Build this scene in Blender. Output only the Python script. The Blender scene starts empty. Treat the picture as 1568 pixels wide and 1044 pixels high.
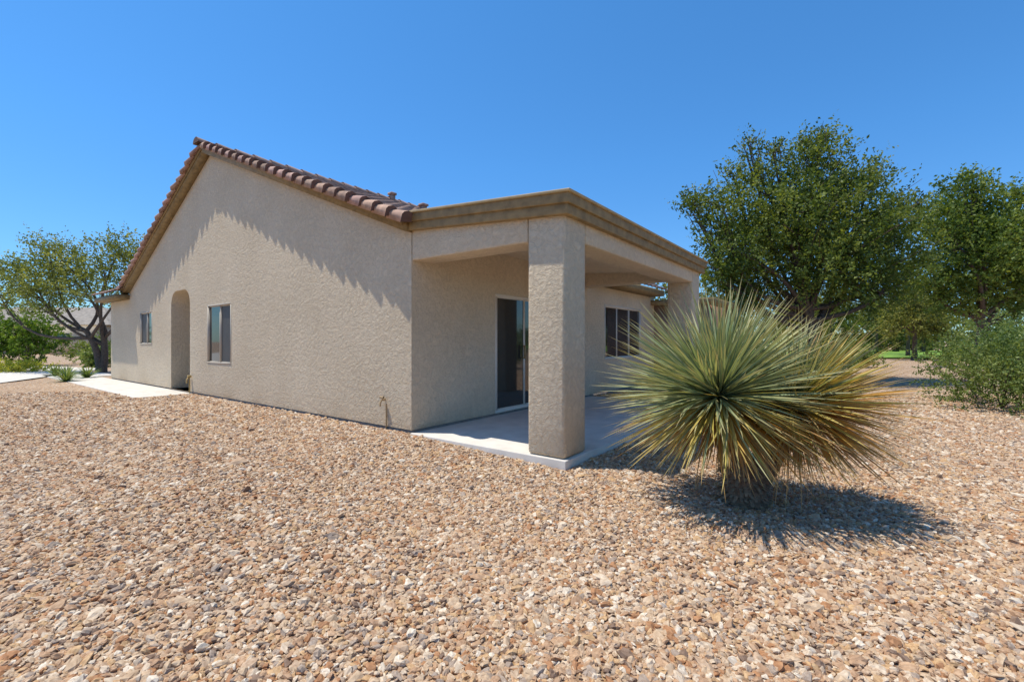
import bpy, math, random
import numpy as np
from mathutils import Vector, Matrix
rng=np.random.default_rng(7); random.seed(7)
sc=bpy.context.scene
R=math.radians
# ------------------------------------------------------------ helpers
def link(o,parent=None):
    sc.collection.objects.link(o)
    if parent is not None: o.parent=parent
    return o
def empty(name,loc=(0,0,0),rz=0):
    e=bpy.data.objects.new(name,None); e.location=loc; e.rotation_euler=(0,0,rz); e.empty_display_size=.3
    return link(e)
class MB:
    def __init__(s): s.V=[];s.F=[];s.M=[];s.C=[];s.n=0
    def add(s,v,f,mat=0,col=(1,1,1)):
        v=np.asarray(v,float).reshape(-1,3)
        c=np.asarray(col,float)
        if c.ndim==1: c=np.tile(c,(len(v),1))
        f=np.asarray(f,int)
        s.V.append(v); s.C.append(c); s.F.append(f+s.n); s.M.append(np.full(len(f),mat)); s.n+=len(v)
    def quad(s,a,b,c,d,mat=0,col=(1,1,1)): s.add([a,b,c,d],[[0,1,2,3]],mat,col)
    def box(s,x0,x1,y0,y1,z0,z1,mat=0,col=(1,1,1)):
        v=[(x,y,z) for z in (z0,z1) for (x,y) in ((x0,y0),(x1,y0),(x1,y1),(x0,y1))]
        s.add(v,[[3,2,1,0],[4,5,6,7],[0,1,5,4],[1,2,6,5],[2,3,7,6],[3,0,4,7]],mat,col)
    def tube(s,path,rad,mat=0,col=(1,1,1),k=7):
        path=np.asarray(path,float); n=len(path); V=[]
        for i in range(n):
            d=path[min(i+1,n-1)]-path[max(i-1,0)]; d/=np.linalg.norm(d)+1e-9
            a=np.cross(d,[0.13,.97,.2] if abs(d[1])<.9 else [1,0,0]); a/=np.linalg.norm(a); b=np.cross(d,a)
            for j in range(k):
                t=2*math.pi*j/k; V.append(path[i]+rad[i]*(a*math.cos(t)+b*math.sin(t)))
        F=[[i*k+j,i*k+(j+1)%k,(i+1)*k+(j+1)%k,(i+1)*k+j] for i in range(n-1) for j in range(k)]
        s.add(V,F,mat,col)
    def obj(s,name,mats,parent=None,smooth=False,loc=(0,0,0)):
        V=np.concatenate(s.V); C=np.concatenate(s.C)
        me=bpy.data.meshes.new(name); me.vertices.add(len(V)); me.vertices.foreach_set('co',V.ravel())
        idx=np.concatenate([f.ravel() for f in s.F]); sz=np.concatenate([np.full(len(f),f.shape[1]) for f in s.F])
        me.loops.add(len(idx)); me.loops.foreach_set('vertex_index',idx)
        me.polygons.add(len(sz)); st=np.concatenate([[0],np.cumsum(sz)[:-1]])
        me.polygons.foreach_set('loop_start',st); me.polygons.foreach_set('loop_total',sz)
        me.polygons.foreach_set('material_index',np.concatenate(s.M))
        if smooth: me.polygons.foreach_set('use_smooth',np.ones(len(sz),bool))
        ca=me.color_attributes.new('Col','FLOAT_COLOR','POINT')
        ca.data.foreach_set('color',np.hstack([C,np.ones((len(C),1))]).ravel())
        for m in mats: me.materials.append(m)
        me.update(calc_edges=True); me.validate()
        o=bpy.data.objects.new(name,me); o.location=loc
        return link(o,parent)
def bevel(o,w=.01,seg=2):
    m=o.modifiers.new('bevel','BEVEL'); m.width=w; m.segments=seg; m.limit_method='ANGLE'; m.angle_limit=R(40)
    return o
# ------------------------------------------------------------ materials
def newmat(name):
    m=bpy.data.materials.new(name); m.use_nodes=True; nt=m.node_tree
    return m,nt,nt.nodes['Principled BSDF'],nt.nodes,nt.links
def ramp(nd,stops,interp='LINEAR'):
    r=nd.new('ShaderNodeValToRGB'); cr=r.color_ramp; cr.interpolation=interp
    while len(cr.elements)<len(stops): cr.elements.new(.5)
    for e,(p,c) in zip(cr.elements,stops): e.position=p; e.color=(c[0],c[1],c[2],1)
    return r
def simple(name,col,rough=.8,var=.15,nscale=8,bump=0,bscale=60,metal=0,coord='Object'):
    m,nt,b,nd,lk=newmat(name)
    tc=nd.new('ShaderNodeTexCoord'); n=nd.new('ShaderNodeTexNoise'); n.inputs['Scale'].default_value=nscale; n.inputs['Detail'].default_value=6
    lk.new(tc.outputs[coord],n.inputs['Vector'])
    r=ramp(nd,[(.3,[c*(1-var) for c in col]),(.7,[min(1,c*(1+var)) for c in col])])
    lk.new(n.outputs['Fac'],r.inputs[0]); lk.new(r.outputs[0],b.inputs['Base Color'])
    b.inputs['Roughness'].default_value=rough; b.inputs['Metallic'].default_value=metal
    if bump:
        n2=nd.new('ShaderNodeTexNoise'); n2.inputs['Scale'].default_value=bscale; n2.inputs['Detail'].default_value=4
        lk.new(tc.outputs[coord],n2.inputs['Vector']); bp=nd.new('ShaderNodeBump'); bp.inputs['Strength'].default_value=1; bp.inputs['Distance'].default_value=bump
        lk.new(n2.outputs['Fac'],bp.inputs['Height']); lk.new(bp.outputs[0],b.inputs['Normal'])
    return m
def tile_mat(name,col):
    m,nt,b,nd,lk=newmat(name); at=nd.new('ShaderNodeAttribute'); at.attribute_name='Col'
    tc=nd.new('ShaderNodeTexCoord'); n=nd.new('ShaderNodeTexNoise'); n.inputs['Scale'].default_value=7; n.inputs['Detail'].default_value=7
    lk.new(tc.outputs['Object'],n.inputs['Vector']); r=ramp(nd,[(.3,[c*.7 for c in col]),(.7,[c*1.25 for c in col])]); lk.new(n.outputs['Fac'],r.inputs[0])
    mx=nd.new('ShaderNodeMix'); mx.data_type='RGBA'; mx.blend_type='MULTIPLY'; mx.inputs[0].default_value=1
    lk.new(r.outputs[0],mx.inputs[6]); lk.new(at.outputs['Color'],mx.inputs[7]); lk.new(mx.outputs[2],b.inputs['Base Color']); b.inputs['Roughness'].default_value=.85
    return m
def stucco_mat(name='stucco',k=1.0):
    m,nt,b,nd,lk=newmat(name); tc=nd.new('ShaderNodeTexCoord')
    n=nd.new('ShaderNodeTexNoise'); n.inputs['Scale'].default_value=.9; n.inputs['Detail'].default_value=5
    lk.new(tc.outputs['Object'],n.inputs['Vector'])
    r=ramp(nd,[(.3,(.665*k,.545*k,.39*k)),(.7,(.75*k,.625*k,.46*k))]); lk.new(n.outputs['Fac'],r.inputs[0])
    n2=nd.new('ShaderNodeTexNoise'); n2.inputs['Scale'].default_value=15; n2.inputs['Detail'].default_value=7; n2.inputs['Roughness'].default_value=.68; n2.inputs['Distortion'].default_value=.8
    lk.new(tc.outputs['Object'],n2.inputs['Vector'])
    r2=ramp(nd,[(.38,(0,0,0)),(.62,(1,1,1))]); lk.new(n2.outputs['Fac'],r2.inputs[0])
    n3=nd.new('ShaderNodeTexNoise'); n3.inputs['Scale'].default_value=80; n3.inputs['Detail'].default_value=3
    lk.new(tc.outputs['Object'],n3.inputs['Vector'])
    ad=nd.new('ShaderNodeMath'); ad.operation='MULTIPLY_ADD'; ad.inputs[1].default_value=.5
    lk.new(n3.outputs['Fac'],ad.inputs[0]); lk.new(r2.outputs[0],ad.inputs[2])
    bp=nd.new('ShaderNodeBump'); bp.inputs['Distance'].default_value=.011; bp.inputs['Strength'].default_value=.9
    lk.new(ad.outputs[0],bp.inputs['Height']); lk.new(bp.outputs[0],b.inputs['Normal'])
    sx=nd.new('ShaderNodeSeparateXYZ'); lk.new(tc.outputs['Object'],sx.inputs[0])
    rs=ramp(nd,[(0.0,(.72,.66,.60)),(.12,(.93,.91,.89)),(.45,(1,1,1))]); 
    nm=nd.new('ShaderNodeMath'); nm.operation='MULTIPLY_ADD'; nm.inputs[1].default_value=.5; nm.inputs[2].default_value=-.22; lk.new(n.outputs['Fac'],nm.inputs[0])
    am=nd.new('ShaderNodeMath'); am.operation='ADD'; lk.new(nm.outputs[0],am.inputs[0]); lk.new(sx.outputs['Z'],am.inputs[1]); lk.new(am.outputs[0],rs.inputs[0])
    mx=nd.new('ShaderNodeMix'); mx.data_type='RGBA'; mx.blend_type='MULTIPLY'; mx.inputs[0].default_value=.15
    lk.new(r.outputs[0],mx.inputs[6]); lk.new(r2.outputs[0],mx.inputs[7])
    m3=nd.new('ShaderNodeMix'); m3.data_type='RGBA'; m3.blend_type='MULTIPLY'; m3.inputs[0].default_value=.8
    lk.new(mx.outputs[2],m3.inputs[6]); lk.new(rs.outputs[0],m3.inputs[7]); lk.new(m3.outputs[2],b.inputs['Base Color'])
    b.inputs['Roughness'].default_value=.9
    return m
STONES=[(0,(.60,.45,.31)),(.11,(.47,.30,.185)),(.22,(.68,.56,.43)),(.34,(.54,.355,.22)),(.46,(.45,.23,.11)),(.53,(.58,.43,.29)),(.63,(.40,.32,.26)),(.71,(.59,.39,.21)),(.80,(.77,.68,.56)),(.86,(.24,.16,.115)),(.905,(.54,.39,.27))]
def stone_mat():
    m,nt,b,nd,lk=newmat('gravel_stone'); oi=nd.new('ShaderNodeObjectInfo')
    r=ramp(nd,STONES,'CONSTANT'); lk.new(oi.outputs['Random'],r.inputs[0])
    tc=nd.new('ShaderNodeTexCoord'); n=nd.new('ShaderNodeTexNoise'); n.inputs['Scale'].default_value=1.6; n.inputs['Detail'].default_value=5
    lk.new(tc.outputs['Object'],n.inputs['Vector'])
    r2=ramp(nd,[(.3,(.68,.62,.57)),(.65,(1.0,1.0,1.0))]); lk.new(n.outputs['Fac'],r2.inputs[0])
    mx=nd.new('ShaderNodeMix'); mx.data_type='RGBA'; mx.blend_type='MULTIPLY'; mx.inputs[0].default_value=1
    lk.new(r.outputs[0],mx.inputs[6]); lk.new(r2.outputs[0],mx.inputs[7]); lk.new(mx.outputs[2],b.inputs['Base Color'])
    b.inputs['Roughness'].default_value=.75
    return m
def ground_mat():
    m,nt,b,nd,lk=newmat('gravel_ground'); tc=nd.new('ShaderNodeTexCoord')
    v=nd.new('ShaderNodeTexVoronoi'); v.inputs['Scale'].default_value=27; lk.new(tc.outputs['Object'],v.inputs['Vector'])
    sp=nd.new('ShaderNodeSeparateColor'); lk.new(v.outputs['Color'],sp.inputs[0])
    r=ramp(nd,STONES,'CONSTANT'); lk.new(sp.outputs[0],r.inputs[0])
    r2=ramp(nd,[(.35,(1,1,1)),(.75,(.45,.4,.36))]); 
    lk.new(v.outputs['Distance'],r2.inputs[0])
    mx=nd.new('ShaderNodeMix'); mx.data_type='RGBA'; mx.blend_type='MULTIPLY'; mx.inputs[0].default_value=1
    lk.new(r.outputs[0],mx.inputs[6]); lk.new(r2.outputs[0],mx.inputs[7])
    n=nd.new('ShaderNodeTexNoise'); n.inputs['Scale'].default_value=.5; n.inputs['Detail'].default_value=5; lk.new(tc.outputs['Object'],n.inputs['Vector'])
    r3=ramp(nd,[(.3,(.84,.82,.80)),(.7,(1,1,1))]); lk.new(n.outputs['Fac'],r3.inputs[0])
    mx2=nd.new('ShaderNodeMix'); mx2.data_type='RGBA'; mx2.blend_type='MULTIPLY'; mx2.inputs[0].default_value=1
    lk.new(mx.outputs[2],mx2.inputs[6]); lk.new(r3.outputs[0],mx2.inputs[7]); lk.new(mx2.outputs[2],b.inputs['Base Color'])
    inv=nd.new('ShaderNodeMath'); inv.operation='SUBTRACT'; inv.inputs[0].default_value=1; lk.new(v.outputs['Distance'],inv.inputs[1])
    bp=nd.new('ShaderNodeBump'); bp.inputs['Distance'].default_value=.012; bp.inputs['Strength'].default_value=.8
    lk.new(inv.outputs[0],bp.inputs['Height']); lk.new(bp.outputs[0],b.inputs['Normal'])
    b.inputs['Roughness'].default_value=.9
    return m
def leaf_mat(name='foliage',trans=.3,rough=.5):
    m,nt,b,nd,lk=newmat(name); at=nd.new('ShaderNodeAttribute'); at.attribute_name='Col'
    lk.new(at.outputs['Color'],b.inputs['Base Color']); b.inputs['Roughness'].default_value=rough
    b.inputs['Specular IOR Level'].default_value=.3
    t=nd.new('ShaderNodeBsdfTranslucent'); mx=nd.new('ShaderNodeMix'); mx.data_type='RGBA'; mx.blend_type='MULTIPLY'; mx.inputs[0].default_value=1
    lk.new(at.outputs['Color'],mx.inputs[6]); mx.inputs[7].default_value=(1.4,1.3,.6,1); lk.new(mx.outputs[2],t.inputs['Color'])
    ms=nd.new('ShaderNodeMixShader'); ms.inputs[0].default_value=trans
    lk.new(b.outputs[0],ms.inputs[1]); lk.new(t.outputs[0],ms.inputs[2]); lk.new(ms.outputs[0],nd['Material Output'].inputs['Surface'])
    return m
M_ST=stucco_mat(); M_CEIL=stucco_mat('ceiling_stucco_lit',1.12); M_STONE=stone_mat(); M_GR=ground_mat(); M_LEAF=leaf_mat('foliage',.4); M_YUC=leaf_mat('yucca_leaf',.2,.5)  # ceiling copy of the stucco: colour lightened to stand in for bounced light
M_BARK=simple('bark',(.11,.08,.06),.9,.4,20,.02,40)
M_CONC=simple('concrete',(.64,.60,.55),.85,.10,4,.001,200)
M_FOUND=simple('foundation_concrete',(.26,.22,.19),.9,.2,8,.003,80)
M_FASC=simple('fascia_paint',(.25,.175,.08),.7,.3,9,.002,60)
M_FASC2=simple('fascia_trim_paint',(.40,.30,.16),.6,.12,9)
M_TILE=tile_mat('roof_tile',(.38,.245,.195))
M_TILED=simple('roof_tile_dark',(.14,.08,.065),.9,.3,5,.003,80)
M_NROOF=simple('neighbor_roof_tile',(.27,.24,.21),.9,.3,3)
M_RED=simple('block_wall_paint',(.30,.19,.14),.9,.2,4,.004,40)
M_FRAME=simple('window_frame',(.50,.44,.36),.5,.03)
M_DFRAME=simple('door_frame',(.72,.66,.57),.5,.03)
M_METAL=simple('brass_pipe',(.35,.24,.12),.5,.3,30)
M_LAWN=simple('lawn_grass',(.17,.31,.045),.9,.3,1,.03,40)
def glass_mat():
    m,nt,b,nd,lk=newmat('window_glass'); b.inputs['Base Color'].default_value=(.035,.035,.033,1); b.inputs['Roughness'].default_value=.04
    b.inputs['IOR'].default_value=1.75
    return m
M_GLASS=glass_mat()
M_SCREEN=simple('window_screen',(.075,.07,.065),.6,.1)
# ------------------------------------------------------------ house frame
ANG=math.atan2(-.601,.799); HO=(-1.408,6.43,0)
ca,sa=math.cos(ANG),math.sin(ANG)
def to_local(X,Y):
    dx=X-HO[0]; dy=Y-HO[1]; return dx*ca+dy*sa, -dx*sa+dy*ca
def gz(X,Y):
    lx,ly=to_local(X,Y)
    base=-.02-.085*np.clip(lx/2.4,0,1)
    und=.02*np.sin(X*.9+1.3)*np.cos(Y*.8)+.012*np.sin(X*2.1+Y*1.7)
    w=np.clip((np.hypot(lx+np.clip(-lx,0,15.4),np.clip(-ly,0,None))-.3)/1.5,0,1)*np.clip((-ly-.2)/1.5+np.clip((lx-2.9)/1.5,0,1),0,1)
    return base+und*w
# ------------------------------------------------------------ house
H=empty('stucco_house',HO,ANG)
AP=-6.97; TH=2.82
def ztop(x):
    if x>=AP: return TH+.4*(-x)
    z=TH+.4*6.97-.447*(AP-x)
    return max(z,2.62) if x>-13.35 else 2.62
def wall(mb,f,u0,u1,zt,zb,ops,extra=(),depth=.12):
    br={u0,u1,*[e for e in extra if u0<e<u1]}
    def ot(o,u):
        a,b_,z0,z1,r,_=o
        if r<=0: return z1
        d=min(u-a,b_-u)
        if d>=r: return z1
        return z1-(r-math.sqrt(max(0,r*r-(r-d)**2)))
    for o in ops:
        br|={o[0],o[1]}
        if o[4]>0:
            for i in range(1,9):
                t=o[4]*(1-math.cos(i/8*math.pi/2)); br|={o[0]+t,o[1]-t}
    br=sorted(br)
    for a,b_ in zip(br[:-1],br[1:]):
        if b_-a<1e-6: continue
        mid=(a+b_)/2; o=next((o for o in ops if o[0]<mid<o[1]),None)
        if o is None: mb.quad(f(a,zb,0),f(b_,zb,0),f(b_,zt(b_),0),f(a,zt(a),0)); continue
        D=o[5]
        if o[2]>zb+.001:
            mb.quad(f(a,zb,0),f(b_,zb,0),f(b_,o[2],0),f(a,o[2],0)); 
        mb.quad(f(a,o[2],0),f(b_,o[2],0),f(b_,o[2],D),f(a,o[2],D))
        ta,tb=ot(o,a),ot(o,b_)
        mb.quad(f(a,ta,0),f(b_,tb,0),f(b_,zt(b_),0),f(a,zt(a),0)); mb.quad(f(a,ta,0),f(b_,tb,0),f(b_,tb,D),f(a,ta,D))
    for o in ops:
        for e in (o[0],o[1]):
            z1=ot(o,e); mb.quad(f(e,o[2],0),f(e,z1,0),f(e,z1,o[5]),f(e,o[2],o[5]))
mb=MB()
W1=(-7.13,-5.85,.77,2.11,0,.07); W2=(-12.15,-11.07,1.18,2.13,0,.07); AL=(-9.54,-8.22,.02,2.58,.38,1.6)
wall(mb,lambda u,z,d:(u,d,z),-15.35,0,ztop,.03,[W1,W2,AL],extra=(AP,-13.26,-13.36,-13.2))
mb.quad((-9.54,1.6,0.02),(-8.22,1.6,.02),(-8.22,1.6,2.6),(-9.54,1.6,2.6))
DR=(1.86,3.66,.03,2.1,0,.07); W3=(6.14,8.5,.82,2.18,0,.07)
wall(mb,lambda u,z,d:(-d,u,z),0,9.6,lambda u:TH,.03,[DR,W3])
mb.quad((-15.35,0,.03),(-15.35,9.6,.03),(-15.35,9.6,2.62),(-15.35,0,2.62))
mb.quad((0,9.6,.03),(-15.35,9.6,.03),(-15.35,9.6,2.62),(0,9.6,2.62))
mb.add([(0,9.6,2.6),(-13.3,9.6,2.6),(AP,9.6,5.6)],[[0,1,2]])
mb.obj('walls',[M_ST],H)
m=MB(); m.box(-3,1.5,9.62,14,.03,2.35); m.obj('rear_wing',[M_RED],H)
m=MB(); m.box(-3.2,1.8,9.3,14.3,2.36,2.5); m.obj('rear_wing_fascia',[M_FASC],H)
mb=MB(); mb.box(-15.33,-9.54,.012,9.5,-.2,.03); mb.box(-8.22,-.012,.012,9.5,-.2,.03); mb.box(-9.54,-8.22,.012,1.7,-.2,.02)
mb.obj('foundation',[M_FOUND],H)
def sbox(name,x0,x1,y0,y1,z0,z1,w=.03,mat=None,par=H):
    m=MB(); m.box(x0,x1,y0,y1,z0,z1); return bevel(m.obj(name,[mat or M_ST],par),w,3)
PX=2.47; PY=5.3
zb=2.405
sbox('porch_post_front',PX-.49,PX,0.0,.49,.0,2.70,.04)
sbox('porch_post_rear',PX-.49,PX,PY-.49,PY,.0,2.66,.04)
def beam(name,x0,x1,y0,y1,zb,zt0,zt1,axis='x'):
    m=MB()
    if axis=='x': z=[zt0,zt1,zt1,zt0]
    else: z=[zt0,zt0,zt1,zt1]
    P=[(x0,y0),(x1,y0),(x1,y1),(x0,y1)]
    v=[(p[0],p[1],zb) for p in P]+[(p[0],p[1],zz) for p,zz in zip(P,z)]
    m.add(v,[[3,2,1,0],[4,5,6,7],[0,1,5,4],[1,2,6,5],[2,3,7,6],[3,0,4,7]])
    return bevel(m.obj(name,[M_ST],H),.02,3)
beam('porch_beam_side',.001,PX-.49,.004,.40,zb,2.84,2.68)
beam('porch_beam_front',PX-.42,PX-.004,.49,PY-.49,zb,2.66,2.66)
beam('porch_beam_far',.001,PX-.49,PY-.36,PY-.01,2.5,2.84,2.68)
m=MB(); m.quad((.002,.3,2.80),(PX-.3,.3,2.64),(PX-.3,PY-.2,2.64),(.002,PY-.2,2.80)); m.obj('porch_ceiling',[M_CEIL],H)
def slab(mb,x0,x1,y0,y1,za,zb_,h,mat):
    zz=lambda x:za+(zb_-za)*x/2.6
    P=[(x0,y0),(x1,y0),(x1,y1),(x0,y1)]
    v=[(x,y,zz(x)-h) for x,y in P]+[(x,y,zz(x)) for x,y in P]
    mb.add(v,[[3,2,1,0],[4,5,6,7],[0,1,5,4],[1,2,6,5],[2,3,7,6],[3,0,4,7]],mat)
def obj1(args,name,mat,w=.008):
    m=MB(); slab(m,*args,0); return bevel(m.obj(name,[mat],H),w,2)
O=.13
obj1((.0,PX+O-.05,-O+.05,PY+O-.05,2.93,2.735,.115),'porch_fascia_lower',M_FASC)
obj1((.0,PX+O-.015,-O+.015,PY+O-.015,3.035,2.84,.11),'porch_fascia_upper',M_FASC)
obj1((.0,PX+O+.012,-O-.012,PY+O+.012,3.062,2.867,.03),'porch_roof_edge',M_FASC2,.006)
sbox('patio_slab',-.0+.002,PX+.03,-.03,PY+.1,-.25,-.004,.01,M_CONC)
def rake(mb,xa,za,xb,zb_,y0,y1,lo,hi,mat=0):
    v=[(xa,y0,za+lo),(xb,y0,zb_+lo),(xb,y1,zb_+lo),(xa,y1,za+lo),(xa,y0,za+hi),(xb,y0,zb_+hi),(xb,y1,zb_+hi),(xa,y1,za+hi)]
    mb.add(v,[[3,2,1,0],[4,5,6,7],[0,1,5,4],[1,2,6,5],[2,3,7,6],[3,0,4,7]],mat)
m=MB(); zA=TH+.4*6.97
rake(m,AP,zA,.02,TH,-.17,-.003,-.03,.13); rake(m,AP,zA,-13.36,zA-.447*6.39,-.17,-.003,-.03,.13)
rake(m,AP,zA,.02,TH,-.2,-.17,.04,.135); rake(m,AP,zA,-13.36,zA-.447*6.39,-.2,-.17,.04,.135)
m.obj('rake_fascia',[M_FASC],H)
def rake_tiles(x0,z0,x1,z1,name):
    d=np.array([x1-x0,0,z1-z0]); L=np.linalg.norm(d); d/=L; up=np.array([-d[2],0,d[0]]); up*=np.sign(up[2])
    n=int(L/.33); st=L/n; m=MB()
    for i in range(n):
        s0=i*st-.02; s1=(i+1)*st+.045
        j=rng.normal(0,.006)
        def prof(o,h): return [(-o,-.055+h*.3),(-o-.004,.035+h),(-o+.025,.075+h),(-o+.09,.098+h),(-o+.16,.08+h),(-o+.2,.03+h),(-o+.2,-.0),(-o+.025,-.03)]
        A=prof(.225+j,-.016); B=prof(.29+j,.035)
        c=np.array([1,1,1])*rng.uniform(.7,1.25)*np.array([1,rng.uniform(.94,1.04),rng.uniform(.9,1.05)])
        v=[]
        for (s,P) in ((s0,A),(s1,B)):
            for (y,h) in P:
                p=np.array([x0,y,z0])+d*s+up*(h+.12); v.append(p)
        k=8
        F=[[a,(a+1)%k,k+(a+1)%k,k+a] for a in range(k)]
        m.add(v,F,0,c); m.add([v[a] for a in range(8,16)],[list(range(8))],1); m.add([v[a] for a in range(8)],[list(range(8))],1)
    return m.obj(name,[M_TILE,M_TILED],H)
rake_tiles(AP,zA,.04,TH-.01,'rake_tiles'); rake_tiles(AP,zA,-13.3,zA-.447*6.33,'rake_tiles.001')
def tile_field(name,o,u,v,W,L,trim=None):
    o=np.array(o,float);u=np.array(u,float);v=np.array(v,float);v/=np.linalg.norm(v);n=np.cross(u,v);n/=np.linalg.norm(n); n*=np.sign(n[2])
    nu=int(W/.3*8)+1; us=np.linspace(0,W,nu); hu=.045*np.abs(np.sin(us/.3*math.pi))**.7
    m=MB(); nc=int(L/.36)+1; tcol=rng.uniform(.72,1.2,(nc,int(W/.3)+2)); ti=np.minimum((us/.3).astype(int),tcol.shape[1]-1)
    for c in range(nc):
        a,b=c*.36,min(L,(c+1)*.36)
        G=o+us[None,:,None]*u+np.array([a,b])[:,None,None]*v+(hu[None,:]+np.array([0,.035])[:,None])[:,:,None]*n
        E=o+us[:,None]*u+b*v+hu[:,None]*n
        V=np.concatenate([G[0],G[1],E]); i=np.arange(nu-1)
        C=np.tile(tcol[c][ti][:,None]*np.ones(3),(3,1))
        m.add(V,np.concatenate([np.stack([i,i+1,i+1+nu,i+nu],1),np.stack([i+nu,i+1+nu,i+1+2*nu,i+2*nu],1)]),0,C)
    return m.obj(name,[M_TILE],H)
hy=.14
tile_field('roof_tiles_right',(AP,-.12,zA+hy),(0,1,0),(1,0,-.4),9.9,7.55)
tile_field('roof_tiles_eave',(-.05,5.6,TH+.14),(0,1,0),(1,0,-.4),4.2,.5)
tile_field('roof_tiles_left',(AP,-.12,zA+hy),(0,1,0),(-1,0,-.447),9.9,7.1)
m=MB()
m.box(-15.75,-13.2,-.36,.0,2.58,2.72); m.obj('eave_fascia_left',[M_FASC],H)
tile_field('roof_tiles_wing_slope',(-15.8,2.4,3.80),(1,0,0),(0,-1,-.36),2.75,2.98)
m=MB(); m.box(.003,.42,5.55,9.28,2.6,2.76); m.obj('eave_fascia_rear',[M_FASC],H)
m=MB()
for i in range(24):
    y=-.3+i*.41; r0,r1=.13,.155
    V=[];k=8
    for (yy,r) in ((y,r1),(y+.45,r0)):
        for a in range(k+1):
            t=math.pi*a/k; V.append((AP+r*math.cos(t),yy,zA+.13+.02*(r==r1)+r*.85*math.sin(t)))
    m.add(V,[[a,a+1,k+2+a,k+1+a] for a in range(k)],0,np.ones(3)*rng.uniform(.7,1.2)); m.add(V[:k+1],[list(range(k+1))],1)
m.obj('ridge_caps',[M_TILE,M_TILED],H)
m=MB()
for (x,y,s,h) in ((AP+.12,5.1,.10,.26),(AP+.25,6.3,.12,.22),(AP+.75,6.6,.10,.25)):
    z=zA-.4*(x-AP)+.1
    m.box(x-s*.7,x+s*.7,y-s*.7,y+s*.7,z,z+h); m.box(x-s,x+s,y-s,y+s,z+h,z+h+.07)
m.obj('roof_vents',[M_TILE],H)
def window(name,f,o,splits,screen=(),w=.03,fm=None):
    u0,u1,z0,z1,_,D=o; m=MB()
    def bx(a,b,c,d,e,g,mat):
        v=[]
        for dd in (g,e):
            for (u,z) in ((a,c),(b,c),(b,d),(a,d)): v.append(f(u,z,dd))
        m.add(v,[[3,2,1,0],[4,5,6,7],[0,1,5,4],[1,2,6,5],[2,3,7,6],[3,0,4,7]],mat)
    bx(u0,u1,z0,z0+w,-.008,D+.02,0); bx(u0,u1,z1-w,z1,-.008,D+.02,0); bx(u0,u0+w,z0+w,z1-w,-.008,D+.02,0); bx(u1-w,u1,z0+w,z1-w,-.008,D+.02,0)
    us=[u0+w]+[u0+(u1-u0)*s for s in splits]+[u1-w]
    for i,(a,b) in enumerate(zip(us[:-1],us[1:])):
        if i>0: bx(a-.02,a+.02,z0+w,z1-w,.02,D+.02,0); a+=.02
        if i<len(us)-2: b-=.02
        dd=.035+.012*(i%2); t=.018
        bx(a,b,z0+w,z0+w+t,dd-.012,D+.02,0);bx(a,b,z1-w-t,z1-w,dd-.012,D+.02,0)
        m.quad(f(a,z0+w,dd),f(b,z0+w,dd),f(b,z1-w,dd),f(a,z1-w,dd),2 if i in screen else 1)
    return m.obj(name,[fm or M_FRAME,M_GLASS,M_SCREEN],H)
fg=lambda u,z,d:(u,d,z); fr=lambda u,z,d:(-d,u,z)
window('gable_window',fg,W1,[.5],screen=(1,)); window('small_window',fg,W2,[.5],screen=(0,))
window('rear_window',fr,W3,[.33,.67],w=.04,fm=M_DFRAME); window('sliding_door',fr,DR,[.5],screen=(),w=.05,fm=M_DFRAME)
m=MB(); m.box(.02,.05,2.68,2.71,.95,1.2); m.box(.0,.02,2.68,2.71,.95,.98);m.box(.0,.02,2.68,2.71,1.17,1.2); m.obj('door_handle',[M_METAL],H)
m=MB(); m.tube([(-.58,.01,.42),(-.58,-.06,.42),(-.58,-.09,.38),(-.58,-.09,.33)],[.013]*4); m.tube([(-.62,-.06,.455),(-.54,-.06,.455)],[.015,.015]); m.tube([(-.53,-.02,.0),(-.53,-.02,.36)],[.01,.01]); m.obj('hose_bib',[M_METAL],H)
m=MB(); m.tube([(-8.12,-.04,-.05),(-8.12,-.04,.34),(-8.12,-.07,.38),(-8.12,-.1,.34),(-8.12,-.1,.24)],[.017]*5); m.box(-8.155,-8.085,-.08,-.02,.38,.44); m.obj('irrigation_valve',[simple('yellow_brass',(.42,.29,.10),.5)],H)
# ------------------------------------------------------------ walkway, driveway, lawn
e=empty('concrete_walkway',HO,ANG)
x=-8.05
for i,L in enumerate([2.3,2.3,2.3,2.3,2.3]):
    sbox('slab_%d'%(i+1),x-L+.012,x,-1.14,-.004 if x>-15 else .6,-.12,.0,.008,M_CONC,e); x-=L
def sheet(name,pts,z,mat):
    m=MB(); m.add([(a,b,z) for a,b in pts],[list(range(len(pts)))]); return m.obj(name,[mat])
sheet('driveway',[(-15.2,13.0),(-19,21.5),(-24,23.5),(-60,24),(-60,13)],.0,M_CONC)
# ------------------------------------------------------------ ground
def ground():
    xs=np.unique(np.concatenate([np.linspace(-600,-30,12),np.arange(-30,30.1,.5),np.linspace(30,600,12)]))
    ys=np.unique(np.concatenate([np.linspace(-200,-5,6),np.arange(-5,40.1,.5),np.linspace(40,900,14)]))
    X,Y=np.meshgrid(xs,ys); Z=gz(X,Y)
    V=np.stack([X.ravel(),Y.ravel(),Z.ravel()],1); nx=len(xs)
    i=(np.arange(len(ys)-1)[:,None]*nx+np.arange(nx-1)[None,:]).ravel()
    m=MB(); m.add(V,np.stack([i,i+1,i+1+nx,i+nx],1)); o=m.obj('ground',[M_GR],smooth=True)
ground()
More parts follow.
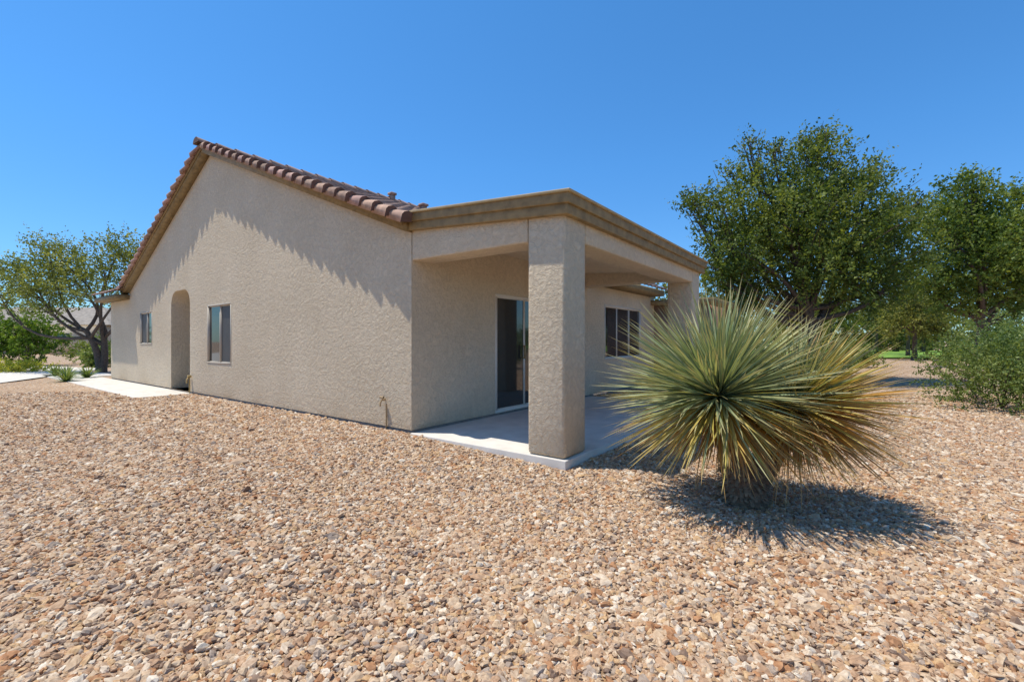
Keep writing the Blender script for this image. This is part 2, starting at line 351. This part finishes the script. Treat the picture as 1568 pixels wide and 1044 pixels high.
# ------------------------------------------------------------ gravel stones (geometry nodes)
def gravel():
    P=[];S=[]
    for (y0,y1,sp,sm) in ((.9,4.6,.0225,.97),(4.6,7.2,.027,1.09),(7.2,11.5,.036,1.37)):
        W=1.2*y1+1.2
        xs=np.arange(-W,W,sp); ys=np.arange(y0,y1,sp); X,Y=np.meshgrid(xs,ys); X=X.ravel();Y=Y.ravel()
        X=X+rng.uniform(-.5,.5,len(X))*sp*1.2; Y=Y+rng.uniform(-.5,.5,len(Y))*sp*1.2
        k=np.abs(X)<1.2*Y+1.0
        lx,ly=to_local(X,Y)
        k&=~((lx<.0)&(lx>-15.4)&(ly>-.012)&(ly<10)); k&=~((lx>=0)&(lx<PX+.045)&(ly>-.045)&(ly<PY+.15)); k&=~((lx<-8.03)&(ly>-1.155)&(ly<.1))
        X=X[k];Y=Y[k]
        s=np.exp(rng.normal(0,.33,len(X)))*.0142*sm
        P.append(np.stack([X,Y,gz(X,Y)+rng.uniform(-.002,.009,len(X))],1)); S.append(s)
    P=np.concatenate(P);S=np.concatenate(S); n=len(P)
    me=bpy.data.meshes.new('gravel'); me.vertices.add(n); me.vertices.foreach_set('co',P.ravel())
    a=me.attributes.new('rot','FLOAT_VECTOR','POINT'); r=np.stack([rng.normal(0,.38,n),rng.normal(0,.38,n),rng.uniform(0,6.28,n)],1); a.data.foreach_set('vector',r.ravel())
    a=me.attributes.new('scl','FLOAT_VECTOR','POINT'); sc3=np.stack([S*rng.uniform(.95,1.45,n),S*rng.uniform(.75,1.0,n),S*rng.uniform(.45,.8,n)],1); a.data.foreach_set('vector',sc3.ravel())
    a=me.attributes.new('vi','INT','POINT'); a.data.foreach_set('value',rng.integers(0,7,n).astype(np.int32))
    o=bpy.data.objects.new('gravel',me); link(o); me.materials.append(M_STONE)
    ng=bpy.data.node_groups.new('gravel_nodes','GeometryNodeTree')
    ng.interface.new_socket(name='Geometry',in_out='INPUT',socket_type='NodeSocketGeometry'); ng.interface.new_socket(name='Geometry',in_out='OUTPUT',socket_type='NodeSocketGeometry')
    N=ng.nodes;Lk=ng.links; gi=N.new('NodeGroupInput'); go=N.new('NodeGroupOutput')
    j=N.new('GeometryNodeJoinGeometry')
    for i in range(7):
        ico=N.new('GeometryNodeMeshIcoSphere'); ico.inputs['Radius'].default_value=1; ico.inputs['Subdivisions'].default_value=2
        sp=N.new('GeometryNodeSetPosition'); pos=N.new('GeometryNodeInputPosition')
        va=N.new('ShaderNodeVectorMath'); va.operation='ADD'; va.inputs[1].default_value=(i*7.3,i*3.1,i*1.7); Lk.new(pos.outputs[0],va.inputs[0])
        nz=N.new('ShaderNodeTexNoise'); nz.inputs['Scale'].default_value=.75; nz.inputs['Detail'].default_value=1; Lk.new(va.outputs[0],nz.inputs['Vector'])
        sb=N.new('ShaderNodeVectorMath'); sb.operation='SUBTRACT'; sb.inputs[1].default_value=(.5,.5,.5); Lk.new(nz.outputs['Color'],sb.inputs[0])
        ms=N.new('ShaderNodeVectorMath'); ms.operation='SCALE'; ms.inputs['Scale'].default_value=1.9; Lk.new(sb.outputs[0],ms.inputs[0])
        Lk.new(ico.outputs['Mesh'],sp.inputs['Geometry']); Lk.new(ms.outputs[0],sp.inputs['Offset'])
        sm=N.new('GeometryNodeSetMaterial'); sm.inputs['Material'].default_value=M_STONE; Lk.new(sp.outputs[0],sm.inputs[0])
        g2=N.new('GeometryNodeGeometryToInstance'); Lk.new(sm.outputs[0],g2.inputs[0]); Lk.new(g2.outputs[0],j.inputs[0])
    ip=N.new('GeometryNodeInstanceOnPoints'); Lk.new(gi.outputs[0],ip.inputs['Points']); Lk.new(j.outputs[0],ip.inputs['Instance']); ip.inputs['Pick Instance'].default_value=True
    def na(nm,t):
        a=N.new('GeometryNodeInputNamedAttribute'); a.data_type=t; a.inputs['Name'].default_value=nm; return a.outputs['Attribute']
    Lk.new(na('rot','FLOAT_VECTOR'),ip.inputs['Rotation']); Lk.new(na('scl','FLOAT_VECTOR'),ip.inputs['Scale']); Lk.new(na('vi','INT'),ip.inputs['Instance Index'])
    Lk.new(ip.outputs[0],go.inputs[0])
    md=o.modifiers.new('gravel','NODES'); md.node_group=ng
    print('stones',n)
gravel()
# ------------------------------------------------------------ foliage
def leaves(mb,blobs,n,size,cols,sprig=.35,per=9,mat=1,flat=.55,yb=0):
    w=np.array([b[3]**2 for b in blobs]); w/=w.sum(); ns=n//per
    cnt=rng.multinomial(ns,w)
    for b,c in zip(blobs,cnt):
        if c==0: continue
        d=rng.normal(size=(c,3)); d/=np.linalg.norm(d,axis=1)[:,None]
        ph=rng.uniform(0,6.28,6); lump=1+.28*np.sin(d[:,0]*5+ph[0])*np.sin(d[:,1]*5+ph[1])+.24*np.sin(d[:,2]*6+ph[2]+d[:,0]*4)
        rr=rng.uniform(0.05,1,c)**.45*lump
        P=np.array([b[0],b[1],b[2]])+d*rr[:,None]*np.array([b[3],b[3],b[4] if len(b)>4 else b[3]*.8])
        sd=d*.7+rng.normal(0,.6,(c,3))+np.array([0,0,.3]); sd/=np.linalg.norm(sd,axis=1)[:,None]
        sl=sprig*rng.uniform(.4,1.4,c)
        tint=np.clip(.5+.35*np.sin(d[:,0]*3+ph[3])+rng.normal(0,.3,c),0,1)
        Pp=np.repeat(P,per,0); t=np.tile(np.linspace(0,1,per),c)
        Pp=Pp+np.repeat(sd*sl[:,None],per,0)*t[:,None]+rng.normal(0,size*.7,(c*per,3))
        m=len(Pp); a=np.repeat(sd,per,0)*.5+rng.normal(0,.7,(m,3)); a/=np.linalg.norm(a,axis=1)[:,None]
        q=rng.normal(size=(m,3)); q[:,2]*=.6; bb=np.cross(a,q); bb/=np.linalg.norm(bb,axis=1)[:,None]
        s=size*rng.uniform(.6,1.35,m)[:,None]; h=flat
        V=np.stack([Pp-a*s,Pp+bb*s*h,Pp+a*s,Pp-bb*s*h],1).reshape(-1,3)
        c0,c1,c2=[np.array(x) for x in cols]
        tt=np.repeat(tint,per)+rng.normal(0,.15,m); tt=np.clip(tt,0,1)[:,None]
        C=np.where(tt<.5,c0+(c1-c0)*tt*2,c1+(c2-c1)*(tt*2-1))
        F=np.arange(m*4).reshape(-1,4)
        mb.add(V,F,mat,np.repeat(C,4,0))
def tree(name,loc,blobs,trunk_h,tr,n,size,cols,lean=(0,0),sprig=.35,per=9,br=2,stems=1,bare=0):
    mb=MB(); base=np.array([0,0,-.1])
    for s in range(stems):
        top=np.array([lean[0]+(s-.5*(stems-1))*.5,lean[1]+(s%2)*.3,trunk_h])
        path=[base+(top-base)*t+np.array([math.sin(t*4+s)*tr*.7,math.cos(t*3+s)*tr*.5,0])*t for t in np.linspace(0,1,7)]
        mb.tube(path,[tr*(1.35 if i==0 else 1)*(1-.45*i/6) for i in range(7)],0,k=9)
        tp=path[-1]
        for bi,b in enumerate(blobs):
            if stems>1 and bi%stems!=s: continue
            tgt=np.array(b[:3]); L=np.linalg.norm(tgt-tp)
            bend=rng.normal(0,.08*L,3); st=path[rng.integers(4,7)]
            P=[st+(tgt-st)*t+bend*math.sin(math.pi*t)+np.array([0,0,-.08*L*math.sin(math.pi*t)]) for t in np.linspace(0,1,8)]
            mb.tube(P,[tr*.42*(1-.8*t)+.008 for t in np.linspace(0,1,8)],0,k=6)
            for k in range(br*3):
                q=P[rng.integers(4,8)]; d=rng.normal(size=3); d/=np.linalg.norm(d); e=tgt+d*b[3]*rng.uniform(.7,1.1)
                Q=[q+(e-q)*t+rng.normal(0,.04,3)*t for t in np.linspace(0,1,5)]
                mb.tube(Q,[tr*.13*(1-.8*t)+.004 for t in np.linspace(0,1,5)],0,k=4)
            for k in range(bare):
                d=rng.normal(size=3); d[2]=abs(d[2])+.6; d/=np.linalg.norm(d); e=tgt+d*b[3]*rng.uniform(1.2,1.7)
                Q=[tgt+(e-tgt)*t+rng.normal(0,.05,3)*t for t in np.linspace(0,1,5)]
                mb.tube(Q,[.014*(1-.8*t)+.003 for t in np.linspace(0,1,5)],0,k=4)
    leaves(mb,blobs,n,size,cols,sprig,per)
    return mb.obj(name,[M_BARK,M_LEAF],loc=loc)
G1=((.06,.10,.02),(.12,.175,.034),(.23,.28,.06))
B=[(.25,0,7.6,.9),(-1.5,.3,6.9,1.0),(-2.1,0,8.0,.38),(-1.3,0,7.9,.3),(-2.6,.2,7.2,.35),(.75,.4,8.55,.38),(.2,.4,8.3,.4),(1.5,0,6.7,1.0),(2.4,.3,7.2,.35),(-2.96,0,5.7,1.1),(-3.9,.4,6.2,.5),(-.9,-.8,5.5,1.4),(1.14,-.7,5.2,1.5),(-2.7,-.3,4.3,1.2),(-3.3,-.3,3.6,.7),(2.9,.2,5.6,.9),(3.9,.2,6.1,.3),(3.0,0,4.2,1.2),(0,-.9,3.7,1.5),(-1.4,.8,3.3,1.1),(1.6,-.5,3.4,1.2),(0,1.5,5.6,1.5),(-1.5,1.5,4.8,1.5),(1.5,1.5,4.6,1.6),(.2,.2,6.4,1.2),(2.4,0,2.9,.8),(-2.4,.2,2.8,.8)]
tree('oak_tree',(10.38,16,0),B,2.4,.2,80000,.054,G1,sprig=.48,bare=2)
B=[(-.85,0,8.9,1.1),(-.4,0,9.7,.5),(-2.05,0,7.4,1.4),(.9,.5,7.7,1.7),(-.7,-.8,5.6,2.0),(2.4,0,5.6,2),(-2.5,.3,4.6,1.4),(1.4,-.5,4.0,1.6),(3.8,0,7.2,1.6),(4.6,0,4.6,1.9),(2.3,0,8.9,.7),(0,0,7,1.5),(-1,.2,3.6,1.2)]
tree('shade_tree',(24.45,24,0),B,3,.26,58000,.08,((.07,.12,.02),(.145,.21,.038),(.25,.31,.065)),sprig=.6,bare=1)
B=[(-1.5,0,4.5,1.1),(.68,0,4.9,.95),(-3.0,.2,3.8,1.0),(-.7,-.3,3.6,1.1),(1.0,.3,3.8,.95),(-2.3,-.2,3.0,.85),(-3.9,0,4.3,.6),(-2.2,0,5.2,.5),(-4.6,.3,3.3,.8),(1.7,0,4.6,.7)]
tree('mesquite_tree',(-17,19,0),B,1.7,.16,20000,.05,((.11,.145,.035),(.20,.24,.06),(.31,.34,.11)),sprig=.5,stems=2,lean=(-.2,0))
OL=((.09,.115,.03),(.19,.21,.05),(.33,.34,.09))
for (x,y,h) in ((28.9,33,5.0),(31.6,36,5.6),(23.6,38,4.8),(26.6,42,6.2),(34.5,40,6.0),(30.5,44,6.6),(20.5,44,5.4),(36.5,46,6.4)):
    B=[(0,0,h-.5,.5),(-.5,.2,h-1.2,.7),(.6,0,h-1.5,.75),(-1.3,.3,h-2.0,.7),(1.4,0,h-2.4,.8),(0,-.5,h-2.4,.9),(-1.7,0,h-3.0,.6),(.9,.5,h-3.1,.7),(2.0,0,h-3.0,.5)]
    tree('pine_tree',(x,y,0),B,h-2.2,.15,8500,.075,OL,sprig=.6,bare=1)
mb=MB(); bl=[]
for i in range(60):
    x=16+i*2.1+rng.uniform(-1,1); y=58+rng.uniform(-5,8); h=rng.uniform(2.6,5.0); bl.append((x,y,h*.85,h*.85,h))
for i in range(70):
    x=18+i*1.8; y=67+rng.uniform(-1,3); bl.append((x,y,1.0,1.5,1.3))
for i in range(40):
    x=-118+i*2.2; y=68+rng.uniform(-5,8); h=rng.uniform(2.2,4); bl.append((x,y,h*.9,h,h))
leaves(mb,bl,100000,.26,((.065,.09,.03),(.135,.16,.05),(.24,.25,.08)),sprig=.8,per=6)
for b in bl: mb.tube([(b[0],b[1],-.1),(b[0],b[1],b[2])],[.2,.1],0)
mb.obj('distant_trees',[M_BARK,M_LEAF])
def shrub(name,loc,blobs,n,size,cols,sprig=.25):
    mb=MB()
    for b in blobs:
        for k in range(6):
            d=rng.normal(0,.5,3); mb.tube([(b[0]*.5,b[1]*.5,-.05),(b[0]+d[0]*b[3]*.5,b[1]+d[1]*b[3]*.5,b[2]*.6),(b[0]+d[0]*b[3],b[1]+d[1]*b[3],b[2]+.3*b[3])],[.02,.013,.005],0,k=4)
    leaves(mb,blobs,n,size,cols,sprig,per=10); return mb.obj(name,[M_BARK,M_LEAF],loc=loc)
SG=((.08,.135,.035),(.16,.225,.06),(.28,.34,.11))
shrub('sage_shrub',(9.7,9,0),[(.7,1.6,.65,.8,.75),(-.1,.1,.7,.9,.75),(.9,.2,.9,.95,.8),(-.1,-1.1,.5,.8,.6),(1.0,-.9,.7,.9,.8),(.2,-2.0,.4,.7,.5)],36000,.027,SG)
shrub('sage_shrub',(13.2,12.3,0),[(0,0,.9,.7,.9),(.7,.2,1.1,.8,.9),(1.5,0,.9,.9,.9)],12000,.03,((.10,.17,.07),(.17,.26,.10),(.26,.36,.16)))
shrub('green_bush',(17.6,24,0),[(0,0,.5,.9,.7),(.9,.3,.4,.8,.6)],5000,.06,SG)
shrub('green_bush',(13.6,20,0),[(0,0,.35,.7,.5),(1.0,.3,.35,.6,.5)],4000,.05,SG)
shrub('green_bush',(30.5,31,0),[(0,0,.4,1.0,.6),(1.4,.3,.4,1,.6)],5000,.07,((.12,.20,.04),(.19,.28,.06),(.28,.38,.1)))
shrub('clipped_hedge',(-26.3,24,0),[(x,0,1.5,1.35,1.35) for x in (-7.2,-6,-4.8,-3.6,-2.4,-1.2,0,.9,1.5)],34000,.06,((.06,.12,.015),(.12,.21,.022),(.2,.3,.04)),.12)
shrub('low_shrub',(-20.5,19.3,0),[(0,0,.1,.7,.35),(-.9,.2,.12,.6,.3)],3500,.045,((.26,.30,.03),(.4,.42,.05),(.5,.48,.09)))
shrub('low_shrub',(-20.3,22.5,0),[(0,0,.4,.6,.5)],3000,.05,SG); shrub('low_shrub',(-24.5,27,0),[(0,0,.7,1.0,.8),(2,1,.6,.9,.7)],5000,.06,SG)
def spiky(name,loc,n,L,w,cols):
    mb=MB()
    for i in range(n):
        az=rng.uniform(0,6.28); el=rng.uniform(.25,1.4); d=np.array([math.cos(az)*math.cos(el),math.sin(az)*math.cos(el),math.sin(el)]); l=L*rng.uniform(.7,1.1)
        sd=np.array([-math.sin(az),math.cos(az),0]); V=[]
        for t in (0,.4,.75,1):
            p=d*l*t+np.array([0,0,-.25*l*t*t]); ww=w*(1-t)**.6+.001; V+=[p-sd*ww,p+sd*ww]
        c=np.array(cols[i%len(cols)])*rng.uniform(.7,1.2); mb.add(V,[[k*2,k*2+1,k*2+3,k*2+2] for k in range(3)],0,c)
    return mb.obj(name,[M_YUC],loc=loc)
for (x,y) in ((-14.2,14.6),(-14.9,16.1),(-15.9,16.4),(-16.8,16.9)): spiky('desert_grass_plant',(x,y,-.02),90,.65,.022,[(.16,.24,.06),(.26,.32,.10)])
# ------------------------------------------------------------ yucca
def yucca():
    E=empty('yucca_plant',(1.95,3.98,-.10))
    mb=MB(); mb.tube([(.06,-.02,-.05),(.05,-.02,.1),(.03,.0,.25),(-.03,.0,.4),(-.14,0,.9)],[.20,.17,.15,.13,.09],0,k=14)
    mb.tube([(.10,0,.1),(.24,-.02,.35),(.42,-.08,.7)],[.13,.12,.07],0,k=12)
    for i in range(260):
        az=rng.uniform(0,6.28); z=rng.uniform(.0,.42); r=.17-.08*z; c0=np.array([.05-.04*z,-.02,z]); o=np.array([math.cos(az),math.sin(az),-.5]); sd=np.array([-math.sin(az),math.cos(az),0])*.018
        p=c0+o*np.array([r,r,0]); q=p+o*rng.uniform(.03,.08); mb.add([p-sd,p+sd,q+sd*.5,q-sd*.5],[[0,1,2,3]],1)
    mb.obj('trunk',[simple('yucca_trunk',(.17,.11,.07),.95,.4,30,.02,50),simple('yucca_trunk_fibre',(.27,.19,.12),.95,.4,30)],E,smooth=True)
    mb=MB()
    heads=[(np.array([-.17,-.02,.90]),1750,1.10,0),(np.array([.40,-.14,.84]),1650,.88,1)]
    for (hc,n,Ls,typ) in heads:
        for i in range(n):
            az=rng.uniform(0,2*math.pi); sz=rng.uniform(-.80,1.0); el=math.asin(sz)
            ch=math.cos(el); d=np.array([math.cos(az)*ch,math.sin(az)*ch,sz])
            l=Ls*rng.uniform(.60,1.04)
            if typ and d[0]<-.2: l*=.72
            if sz<-.12: l=min(l*.92,(hc[2]-.33)/max(.2,-sz)*rng.uniform(.75,1.0))
            sd=np.cross(d,[0,0,1]); ln=np.linalg.norm(sd); sd=sd/ln if ln>.05 else np.array([1,0,0]); up=np.cross(sd,d)
            droop=rng.uniform(.0,.06)*(1.4 if sz<.2 else 1); bend=rng.normal(0,.10); w=rng.uniform(.0055,.0095)
            roll=rng.normal(0,.6); s2=sd*math.cos(roll)+up*math.sin(roll); u2=-sd*math.sin(roll)+up*math.cos(roll)
            if typ: dead=.84+d[0]*.45-sz*.95+rng.normal(0,.28)
            else: dead=.10+d[0]*.25-sz*1.4+rng.normal(0,.24)
            if dead>.72: c=np.array([(.60,.30,.05),(.50,.22,.04),(.60,.40,.15),(.40,.22,.08),(.68,.42,.07)][rng.integers(5)]); l*=rng.uniform(.85,1.1); eb=.06
            elif dead>.25: c=np.array([(.56,.47,.08),(.64,.49,.10),(.46,.45,.10),(.66,.54,.16)][rng.integers(4)]); eb=.2
            else: c=np.array([(.20,.32,.17),(.26,.38,.20),(.34,.45,.26),(.14,.25,.14),(.42,.49,.24)][rng.integers(5)]); eb=.38
            c=c*rng.uniform(.6,1.15); tipc=np.array((.50,.36,.17))
            V=[];C=[]
            ts=(0.03,.25,.5,.72,.9,1.0)
            for t in ts:
                p=hc+d*l*t+np.array([0,0,-droop*l*t*t*2])*1.0+sd*bend*l*t*t
                p[2]=max(p[2],.02)
                ww=w*(1.25-.55*t) if t<.9 else w*(.45 if t<1 else .05)
                if t<.1: ww=w*1.5
                V+=[p-s2*ww,p-u2*ww*.45,p+s2*ww]
                k=max(0,(t-.7)/.3)*.7; cc=c*(1-k)+tipc*k
                edge=cc*(1-eb)+np.array((.70,.62,.34))*eb
                C+=[edge,cc*.85,edge]
            F=[]
            for k in range(len(ts)-1):
                a=k*3; F+=[[a,a+1,a+4,a+3],[a+1,a+2,a+5,a+4]]
            mb.add(V,F,0,np.array(C))
    for i in range(300):
        typ=rng.random()<.75; hc=np.array([.38,-.08,.65]) if typ else np.array([-.08,0,.7]); az=rng.uniform(-2.2,1.5) if typ else rng.uniform(0,6.28); r=rng.uniform(.15,.5)
        low=rng.random()<.25
        e=np.array([hc[0]*.8+math.cos(az)*r,hc[1]*.6+math.sin(az)*r,rng.uniform(.01,.1) if low and typ else rng.uniform(.22,.45)]); mid=(hc+e)/2+np.array([math.cos(az),math.sin(az),.6])*.12
        sd=np.array([-math.sin(az),math.cos(az),0]); w=rng.uniform(.003,.008); V=[]
        for t in (0,.25,.5,.75,1):
            p=hc*(1-t)**2+mid*2*t*(1-t)+e*t*t; V+=[p-sd*w*(1.1-t),p+sd*w*(1.1-t)]
        c=np.array([(.58,.38,.16),(.50,.26,.07),(.34,.20,.09)][i%3])*rng.uniform(.7,1.2); mb.add(V,[[k*2,k*2+1,k*2+3,k*2+2] for k in range(4)],0,c)
    for i in range(120):
        az=rng.uniform(-1.1,.9); el=rng.uniform(-.35,.35); d=np.array([math.cos(az)*math.cos(el),math.sin(az)*math.cos(el),math.sin(el)]); l=rng.uniform(.8,1.15); hc=np.array([.40,-.06,.82])
        sd=np.array([-math.sin(az),math.cos(az),0]); V=[]; w=.0035; b=rng.normal(0,.12)
        for t in (0,.3,.6,.85,1):
            p=hc+d*l*t+np.array([0,0,-.22*l*t*t])+sd*b*t*t; V+=[p-np.array([0,0,w*(1.1-t)]),p+np.array([0,0,w*(1.1-t)])]
        mb.add(V,[[k*2,k*2+1,k*2+3,k*2+2] for k in range(4)],0,np.array((.55,.44,.26))*rng.uniform(.7,1.1))
    for i in range(130):
        a=rng.uniform(0,6.28); r=abs(rng.normal(0,.55))+.15; p=np.array([.2+math.cos(a)*r,math.sin(a)*r*.8,.0]); th=rng.uniform(0,6.28); l=rng.uniform(.08,.4); w=rng.uniform(.002,.006)
        d=np.array([math.cos(th),math.sin(th),0]); sd=np.array([-d[1],d[0],0])*w; V=[]
        for t in (0,.5,1):
            q=p+d*l*t; q[2]=float(gz(1.95+q[0],3.98+q[1]))+.10+.022+.015*math.sin(t*3.1); V+=[q-sd*(1.1-t),q+sd*(1.1-t)]
        mb.add(V,[[0,1,3,2],[2,3,5,4]],0,np.array((.52,.38,.2))*rng.uniform(.6,1.2))
    mb.obj('leaves',[M_YUC],E)
yucca()
# ------------------------------------------------------------ lawn, neighbour house
sheet('lawn',[(24,36.5),(33,34),(60,30),(200,30),(200,62),(24,62)],.012,M_LAWN)
N=empty('neighbor_house',(-47,46,0),R(5))
m=MB(); m.box(-11,6,0,10,-.1,2.9); m.box(3.2,5.5,-3,0,-.1,2.7); m.obj('walls',[M_ST],N)
m=MB()
v=[(-11.6,-.6,2.9),(6.6,-.6,2.9),(6.6,10.6,2.9),(-11.6,10.6,2.9),(-7,5,5.0),(2,5,5.0)]
m.add(v,[[0,1,5,4],[2,3,4,5]]); m.add(v,[[1,2,5],[3,0,4]]); m.obj('roof',[M_NROOF],N)
m=MB(); m.box(-2,-.5,-.04,.02,1,2.1); m.box(3.9,4.9,-3.03,-2.99,1,2.0); m.obj('windows',[M_GLASS],N)
# ------------------------------------------------------------ world, sun, camera
d=Vector((.355,-.035,-1.0)).normalized()
el=math.asin(-d.z); rot=math.atan2(-d.x,-d.y)
w=bpy.data.worlds.new('World'); sc.world=w; w.use_nodes=True; nt=w.node_tree
sky=nt.nodes.new('ShaderNodeTexSky'); sky.sky_type='NISHITA'; sky.sun_disc=False; sky.sun_elevation=el; sky.sun_rotation=rot%(2*math.pi); sky.ozone_density=2.5; sky.dust_density=.2; sky.air_density=1.0
tc=nt.nodes.new('ShaderNodeTexCoord'); sx=nt.nodes.new('ShaderNodeSeparateXYZ'); nt.links.new(tc.outputs['Generated'],sx.inputs[0])
rp=ramp(nt.nodes,[(0,(.28,.43,.55)),(.13,(.26,.46,.65)),(.35,(.25,.53,.74)),(.62,(.25,.56,.76)),(.78,(.24,.37,.42)),(1,(.24,.37,.42))]); nt.links.new(sx.outputs['Z'],rp.inputs[0])
v1=nt.nodes.new('ShaderNodeVectorMath'); v1.operation='MULTIPLY'; nt.links.new(sky.outputs[0],v1.inputs[0]); nt.links.new(rp.outputs[0],v1.inputs[1])
v2=nt.nodes.new('ShaderNodeVectorMath'); v2.operation='SCALE'; v2.inputs['Scale'].default_value=2.0; nt.links.new(v1.outputs[0],v2.inputs[0])
nt.links.new(v2.outputs[0],nt.nodes['Background'].inputs[0]); nt.nodes['Background'].inputs[1].default_value=.128
sl=bpy.data.lights.new('sun','SUN'); sl.energy=5.0; sl.angle=R(.5); sl.color=(1,.93,.80); so=bpy.data.objects.new('sun',sl); so.rotation_euler=d.to_track_quat('-Z','Y').to_euler(); so.location=(0,0,20); link(so)
cam=bpy.data.cameras.new('camera'); cam.sensor_width=36; cam.lens=16.14; cam.clip_end=3000; cam.clip_start=.05
co=bpy.data.objects.new('camera',cam); co.location=(0,0,1.28); co.rotation_euler=(R(90),0,0); link(co); sc.camera=co
sc.view_settings.view_transform='Standard'; sc.view_settings.look='None'; sc.view_settings.exposure=0
